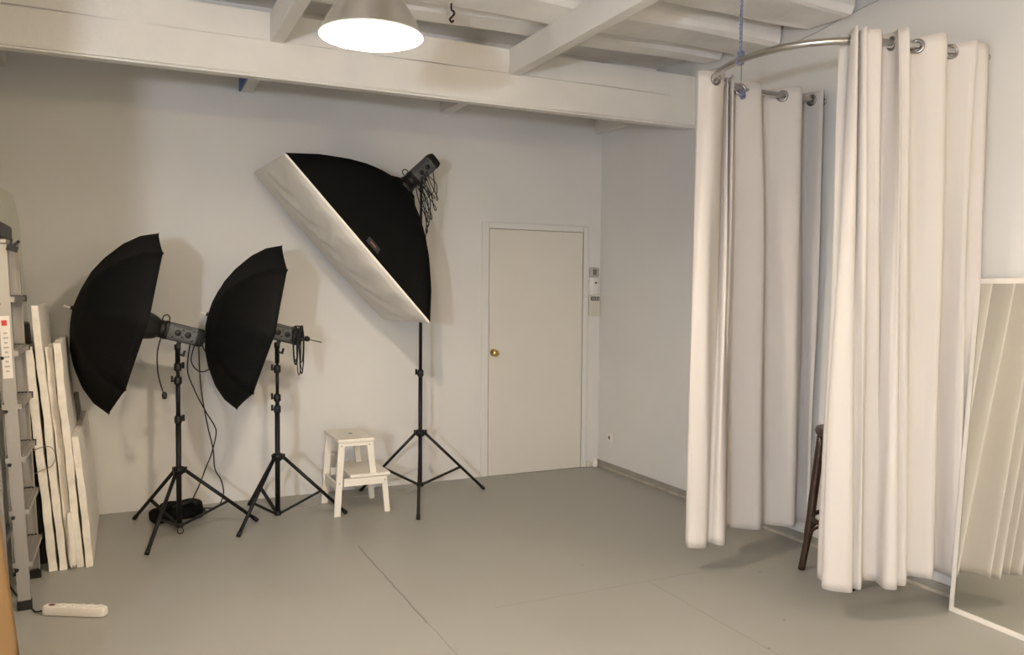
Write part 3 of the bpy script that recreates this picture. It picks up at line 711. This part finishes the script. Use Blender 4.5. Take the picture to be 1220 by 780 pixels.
# ------------------------------------------------------------------ power pack on the floor
t = thing('battery_bag', 'lumpy black equipment bag lying on the floor behind the stand nearest the ladder', 'bag', (-3.43, -.30, 0))
bm_ = MB(); rr = random.Random(9)
def lump(c, rx, ry, rz, a, sd, n1=22, n2=12):
    r_ = random.Random(sd); ph = [r_.uniform(0, 6) for _ in range(6)]; ca, sa = math.cos(a), math.sin(a)
    def f(u, v):
        th = 2 * math.pi * u; la = math.pi * (v - .5)
        cx, cy, cz = math.cos(th), math.sin(th), math.sin(la)
        k = abs(math.cos(la)) ** .45; x = math.copysign(abs(cx) ** .6, cx) * rx * k; y = math.copysign(abs(cy) ** .6, cy) * ry * k; z = math.copysign(abs(cz) ** .6, cz) * rz
        q = 1 + .06 * math.sin(3 * th + ph[0]) + .05 * math.sin(5 * th + 3 * la + ph[1]) * k
        x *= q; y *= q; z = z * (1 + .10 * math.sin(4 * th + ph[2]) * k)
        return (c[0] + x * ca - y * sa, c[1] + x * sa + y * ca, max(c[2] + z, .003))
    return MB().grid(f, n1, n2)
b_ = lump((-3.415, -.30, .055), .135, .085, .056, .25, 1).build('bag_body', 'cloth', t)
lump((-3.545, -.36, .045), .060, .065, .046, .6, 2).build('side_pouch', 'cloth', t)
MB().tube(catmull([(-3.33, -.36, .10), (-3.36, -.40, .125), (-3.42, -.42, .12), (-3.47, -.40, .10)], 6), .009, 8).build('handle', 'blackp', t)
MB().tube(catmull([(-3.30, -.27, .06), (-3.27, -.31, .03), (-3.30, -.36, .012), (-3.36, -.40, .010)], 6), .006, 8).build('strap', 'blackp', t)
o = MB().tube(catmull([(-3.29, -.28, .03), (-3.22, -.24, .006), (-3.10, -.20, .005), (-2.98, -.22, .005), (-2.80, -.36, .005), (-2.60, -.40, .005), (-2.45, -.30, .005), (-2.20, -.24, .005), (-1.9, -.30, .005), (-1.75, -.22, .005)], 8), .0022, 6).build('floor_cable', 'dev')
tag(o, 'thin grey cable lying along the floor by the back wall behind the stands', 'cable')

# ------------------------------------------------------------------ aluminium stepladder leaning by the left wall
t = thing('stepladder', 'folded aluminium stepladder leaning by the left wall at the edge of the photo', 'ladder', (-4.19, -1.43, 0))
LS = V((-.0427, 0, 1)); 
def lp_(z, dx, y): return V((-4.182, y, 0)) + LS * z + V((dx, 0, 0))
def rail(y, dx, z0, z1, w=.052, th=.024, name='side_rail'):
    m = MB(); a, b_ = lp_(z0, dx, y), lp_(z1, dx, y)
    m.bar(a, b_, w, .004, (1, 0, 0))                       # web
    sgn = 1 if y < -1.4 else -1
    for e_ in (-1, 1): m.bar(a + V((e_ * (w / 2 - .002), sgn * th / 2, 0)), b_ + V((e_ * (w / 2 - .002), sgn * th / 2, 0)), .004, th, (1, 0, 0))
    r_ = m.build(name, 'alum', t); return r_
for y in (-1.672, -1.188):
    r_ = rail(y, 0, .02, 1.725)
    MB().bar(lp_(.0, 0, y + (.01 if y < -1.4 else -.01)) , lp_(.045, 0, y + (.01 if y < -1.4 else -.01)), .060, .032, (1, 0, 0)).build('foot_cap', 'blackp', r_)
for y in (-1.640, -1.220):
    r_ = rail(y, -.076, .05, 1.66, .030, .016, 'rear_rail')
    MB().bar(lp_(.03, -.076, y), lp_(.075, -.076, y), .036, .024, (1, 0, 0)).build('foot_cap', 'blackp', r_)
for z in (.215, .465, .715, .965, 1.215, 1.465):
    c_ = lp_(z, 0, -1.43)
    m = MB().box((c_.x - .038, -1.668, z - .012), (c_.x + .042, -1.192, z + .012))
    for q in range(4): m.box((c_.x - .030 + .018 * q, -1.662, z + .012), (c_.x - .024 + .018 * q, -1.198, z + .0145))
    tr = m.build('tread', 'alum', t)
    MB().box((c_.x - .04, -1.200, z - .016), (c_.x + .046, -1.190, z + .017)).build('tread_end_gap', 'blackp', tr)  # black strip painted in for the dark gap at the far rail
    MB().rod((c_.x - .02, -1.685, z - .02), (c_.x - .02, -1.672, z - .02), .008, 10).build('rivet', 'blackp', tr)
for z in (.30, .9, 1.45):
    c_ = lp_(z, -.076, -1.43); MB().box((c_.x - .004, -1.640, z - .012), (c_.x + .004, -1.220, z + .012)).build('rear_bar', 'alum', t)
c_ = lp_(1.73, -.03, -1.43)
MB().box((c_.x - .09, -1.69, 1.722), (c_.x + .058, -1.17, 1.745)).build('top_platform', 'alum', t, bevel=.006)
MB().box((c_.x - .09, -1.66, 1.745), (c_.x + .030, -1.20, 1.835)).build('tool_tray', 'blackp', t, bevel=.02, bseg=3)
q0 = lp_(1.10, -.002, -1.678); q1 = lp_(1.39, -.002, -1.678)
st = MB().bar(q0, q1, .040, .002, (1, 0, 0)).build('sticker', 'sticker', t)
mk_ = MB()
for q in range(9):
    z = 1.13 + q * .022; mk_.bar(lp_(z, -.002, -1.6795), lp_(z + .008, -.002, -1.6795), .022 if q % 2 else .014, .001, (1, 0, 0))
mk_.build('sticker_print', 'dev', st)
MB().bar(lp_(1.345, -.004, -1.6795), lp_(1.37, -.004, -1.6795), .022, .001, (1, 0, 0)).build('sticker_logo', 'red', st)
# black spring clamp clipped near the ladder top
t = thing('spring_clamp', 'small black spring clamp clipped to the top of the stepladder', 'clamp', (-4.20, -1.68, 1.705))
m = MB().obox((-4.205, -1.69, 1.700), (.022, 0, -.006), (0, .010, 0), (.004, 0, .012)).obox((-4.190, -1.69, 1.722), (.014, 0, .014), (0, .009, 0), (-.004, 0, .005))
m.obox((-4.210, -1.69, 1.726), (.003, 0, .018), (0, .008, 0), (.005, 0, 0)); m.rod((-4.203, -1.702, 1.712), (-4.203, -1.676, 1.712), .009, 12)
m.build('clamp_jaw', 'blackp', t)
o = MB().tube(catmull([(-4.40, -1.2, .56), (-4.342, -1.14, .564), (-4.265, -1.14, .61), (-4.18, -1.145, .666), (-4.11, -1.15, .679), (-4.085, -1.15, .631), (-4.10, -1.15, .577), (-4.15, -1.15, .555), (-4.18, -1.15, .54)], 6), .0022, 6).build('thin_wire', 'wire')
tag(o, 'thin grey wire looping out across the front of the foam boards', 'wire')

# ------------------------------------------------------------------ foam boards leaning on the left wall
def board(xb, xt, w, yn0, ln_, h, name, label, cat, mt='foam', grp='white foam boards leaning by the left wall', seed=0, tilt=0., zb=0.):
    """one leaning slab; xb, xt: centre of its thickness at floor and top"""
    t = None; r_ = random.Random(seed); ph = [r_.uniform(0, 6) for _ in range(6)]
    ny, nz = 10, 26; vs = []
    def P(i, j, s):
        z = zb + (h - zb) * j / nz; y = yn0 + ln_ * i / ny
        x = xb + (xt - xb) * (z / h) + s * w / 2
        if i == 0: y += .007 * math.sin(z * 17 + ph[0]) + .005 * math.sin(z * 41 + ph[1]) + (.006 if s > 0 else 0)
        x += .002 * math.sin(z * 9 + ph[2]) + .0012 * math.sin(z * 33 + ph[3] + s)
        if j == nz: z += tilt * i / ny + .005 * math.sin(y * 19 + ph[4])
        return (x, y, z)
    idx = {}
    for s in (-1, 1):
        for i in range(ny + 1):
            for j in range(nz + 1): idx[(s, i, j)] = len(vs); vs.append(P(i, j, s))
    fs = []
    for i in range(ny):
        for j in range(nz):
            fs.append((idx[1, i, j], idx[1, i + 1, j], idx[1, i + 1, j + 1], idx[1, i, j + 1])); fs.append((idx[-1, i, j], idx[-1, i, j + 1], idx[-1, i + 1, j + 1], idx[-1, i + 1, j]))
    for j in range(nz):
        for i in (0, ny): fs.append((idx[-1, i, j], idx[1, i, j], idx[1, i, j + 1], idx[-1, i, j + 1]))
    for i in range(ny):
        for j in (0, nz): fs.append((idx[-1, i, j], idx[-1, i + 1, j], idx[1, i + 1, j], idx[1, i, j]))
    o = MB().add(vs, fs).build(name, mt, None, bevel=.004)
    tag(o, label, cat, grp); return o
board(-4.103, -4.205, .040, -1.135, .60, 1.205, 'foam_board', 'white foam board next to the ladder, the first of the leaning row from the ladder', 'foam board', seed=1)
board(-4.056, -4.172, .036, -1.130, .60, 1.425, 'foam_board', 'tallest white foam board in the leaning row, rising above the others', 'foam board', seed=2)
board(-4.015, -4.113, .036, -1.085, .55, 1.200, 'foam_board', 'white foam board with broken lower corner, in the middle of the leaning row', 'foam board', seed=3)
board(-3.975, -4.072, .038, -1.130, .60, 1.232, 'foam_board', 'straight white foam board between the broken-cornered one and the low outer one', 'foam board', seed=4)
board(-3.928, -3.990, .036, -1.130, 1.09, .715, 'foam_board', 'lowest white foam board, outermost of the leaning row on the side of the light stands', 'foam board', seed=5)
board(-3.967, -4.034, .028, -.50, .45, .845, 'wood_board', 'grey weathered wooden board standing behind the lowest foam board', 'board', 'wood', None, 6)
board(-4.0785, -4.1785, .005, -1.10, .55, 1.19, 'dark_panel', 'thin dark panel squeezed between the ladder-side foam board and the tallest one', 'panel', 'blackp', None, 8)
# broken chunk of foam at the foot
o = lump((-4.010, -1.125, .16), .018, .022, .15, .2, 5, 18, 14).build('foam_scrap', 'foam')
for v_ in o.data.vertices: v_.co.x -= .045 * (v_.co.z - .0)
tag(o, 'long broken scrap of white foam stuck at the foot of the board row', 'foam scrap')
t = thing('black_case', 'black case standing upright between the stepladder and the foam boards', 'case', (-4.27, -.75, 0))
m = MB(); m.hexa([(-4.222, -.98, .0), (-4.142, -.98, .0), (-4.142, -.62, .0), (-4.222, -.62, .0), (-4.292, -.98, 1.325), (-4.240, -.98, 1.325), (-4.240, -.62, 1.325), (-4.292, -.62, 1.325)]); m.build('case_body', 'blackp', t, bevel=.01)
MB().tube(catmull([(-4.25, -.985, 1.15), (-4.25, -1.01, 1.17), (-4.25, -1.01, 1.25), (-4.25, -.985, 1.27)], 5), .006, 8).build('handle', 'blackp', t)

# clear acrylic sheet with rounded corner
def sheet_pt(y, z): return V((-4.200 - .060 * z - .105 * (-.30 - y), y, z))
outl = [(-.30, 0.)]
outl += [(-.30, 1.85)]
for q in range(9):
    a = q / 8 * math.pi / 2; outl.append((-.30 - .20 + .20 * math.cos(a), 1.88 + .20 * math.sin(a)))
outl += [(-1.6, 2.08), (-1.6, 0)]
n = len(outl); m = MB()
vs = [sheet_pt(y, z) for y, z in outl] + [sheet_pt(y, z) + V((-.004, 0, 0)) for y, z in outl]
m.add(vs, [tuple(range(n)), tuple(range(n, 2 * n))[::-1]] + [(i, (i + 1) % n, (i + 1) % n + n, i + n) for i in range(n)])
o = m.build('acrylic_sheet', 'acrylic'); tag(o, 'large clear sheet with a rounded corner leaning behind the ladder by the left wall', 'plastic sheet')

# cardboard leaning at the left edge
t = None
def cb(u, v):
    z = 1.45 * v; y = -2.19 - 1.1 * u
    return (-4.155 - .081 * z - .012 * math.sin(math.pi * v) + .004 * math.sin(7 * u) , y + .004 * math.sin(9 * v), z)
o = MB().grid(cb, 10, 20, True).build('cardboard_sheet', 'card', None, solid=.006)
tag(o, 'tan cardboard sheet leaning upright in front of the ladder, cut by the photo edge', 'cardboard')

# ------------------------------------------------------------------ power strip
pc = V((-3.965, -1.835, 0)); a_ = V((.266, -.148, 0)).normalized(); b2 = V((-a_.y, a_.x, 0))
t = thing('power_strip', 'white power strip with five sockets on the floor in front of the stepladder', 'power strip', pc)
n_ = 24; vs = []
for z, s_ in ((.002, .94), (.008, 1.), (.034, .97), (.043, .86)):
    for k_ in range(n_):
        a = 2 * math.pi * k_ / n_; ca, sa = math.cos(a), math.sin(a)
        vs.append(pc + a_ * (.152 - .03 + .03 * s_) * math.copysign(abs(ca) ** .28, ca) + b2 * .029 * s_ * math.copysign(abs(sa) ** .45, sa) + V((0, 0, z)))
fs = [(i * n_ + k_, i * n_ + (k_ + 1) % n_, (i + 1) * n_ + (k_ + 1) % n_, (i + 1) * n_ + k_) for i in range(3) for k_ in range(n_)] + [tuple(range(n_))[::-1], tuple(3 * n_ + k_ for k_ in range(n_))]
MB().add(vs, fs, False).build('housing', 'plastic', t, bevel=.003, bseg=3)
for q in range(5):
    c_ = pc + a_ * (-.062 + .045 * q) + V((0, 0, .043))
    so = MB().lathe([(.0195, -.002), (.0195, .0035), (.017, .0035), (.0165, -.001), (0, -.001)], c_, seg=24).build('socket', 'plastic', t)
    MB().lathe([(0, .0005), (.0024, .0005), (.0024, 0)], c_ + b2 * .0085, seg=8).lathe([(0, .0005), (.0024, .0005), (.0024, 0)], c_ - b2 * .0085, seg=8).build('socket_hole', 'grom', so)
c_ = pc + a_ * -.112 + V((0, 0, .044)); MB().obox(c_, a_ * .012, b2 * .0085, V((.0, 0, .003)) + a_ * .002).build('rocker_switch', mat('switch_red', (.16, .02, .015), .3), t, bevel=.001)
MB().tube(catmull([pc - a_ * .150 + V((0, 0, .018)), pc - a_ * .175 + V((0, 0, .010)), (-4.14, -1.72, .005), (-4.18, -1.60, .005), (-4.24, -1.45, .005), (-4.30, -1.25, .005)], 7), .0042, 8).build('power_cord', 'blackp', t)

# ------------------------------------------------------------------ camera
cam = bpy.data.cameras.new('camera'); co = bpy.data.objects.new('camera', cam); C.objects.link(co)
yaw_, pit, rol, F = -.4452, -.0442, .0087, 964.86
fw = V((-math.sin(yaw_) * math.cos(pit), math.cos(yaw_) * math.cos(pit), math.sin(pit)))
r0_ = V((math.cos(yaw_), math.sin(yaw_), 0)); u0_ = r0_.cross(fw)
r2 = r0_ * math.cos(rol) + u0_ * math.sin(rol); u2 = -r0_ * math.sin(rol) + u0_ * math.cos(rol)
mx_ = Matrix((r2, u2, -fw)).transposed().to_4x4(); mx_.translation = V((-3.7365, -6.0556, 1.522)); co.matrix_world = mx_
cam.sensor_width = 36; cam.lens = F * 36 / 1220; cam.clip_start = .05
S.camera = co

# ------------------------------------------------------------------ light: sky-tinted world background, switched off
w = bpy.data.worlds.new('sky'); S.world = w; w.use_nodes = True
w.node_tree.nodes['Background'].inputs[0].default_value = (.80, .90, 1., 1); w.node_tree.nodes['Background'].inputs[1].default_value = KL['W']
S.view_settings.view_transform = 'Standard'; S.view_settings.look = 'None'; S.view_settings.gamma = 1; S.view_settings.use_curve_mapping = False
S.view_settings.exposure = .04
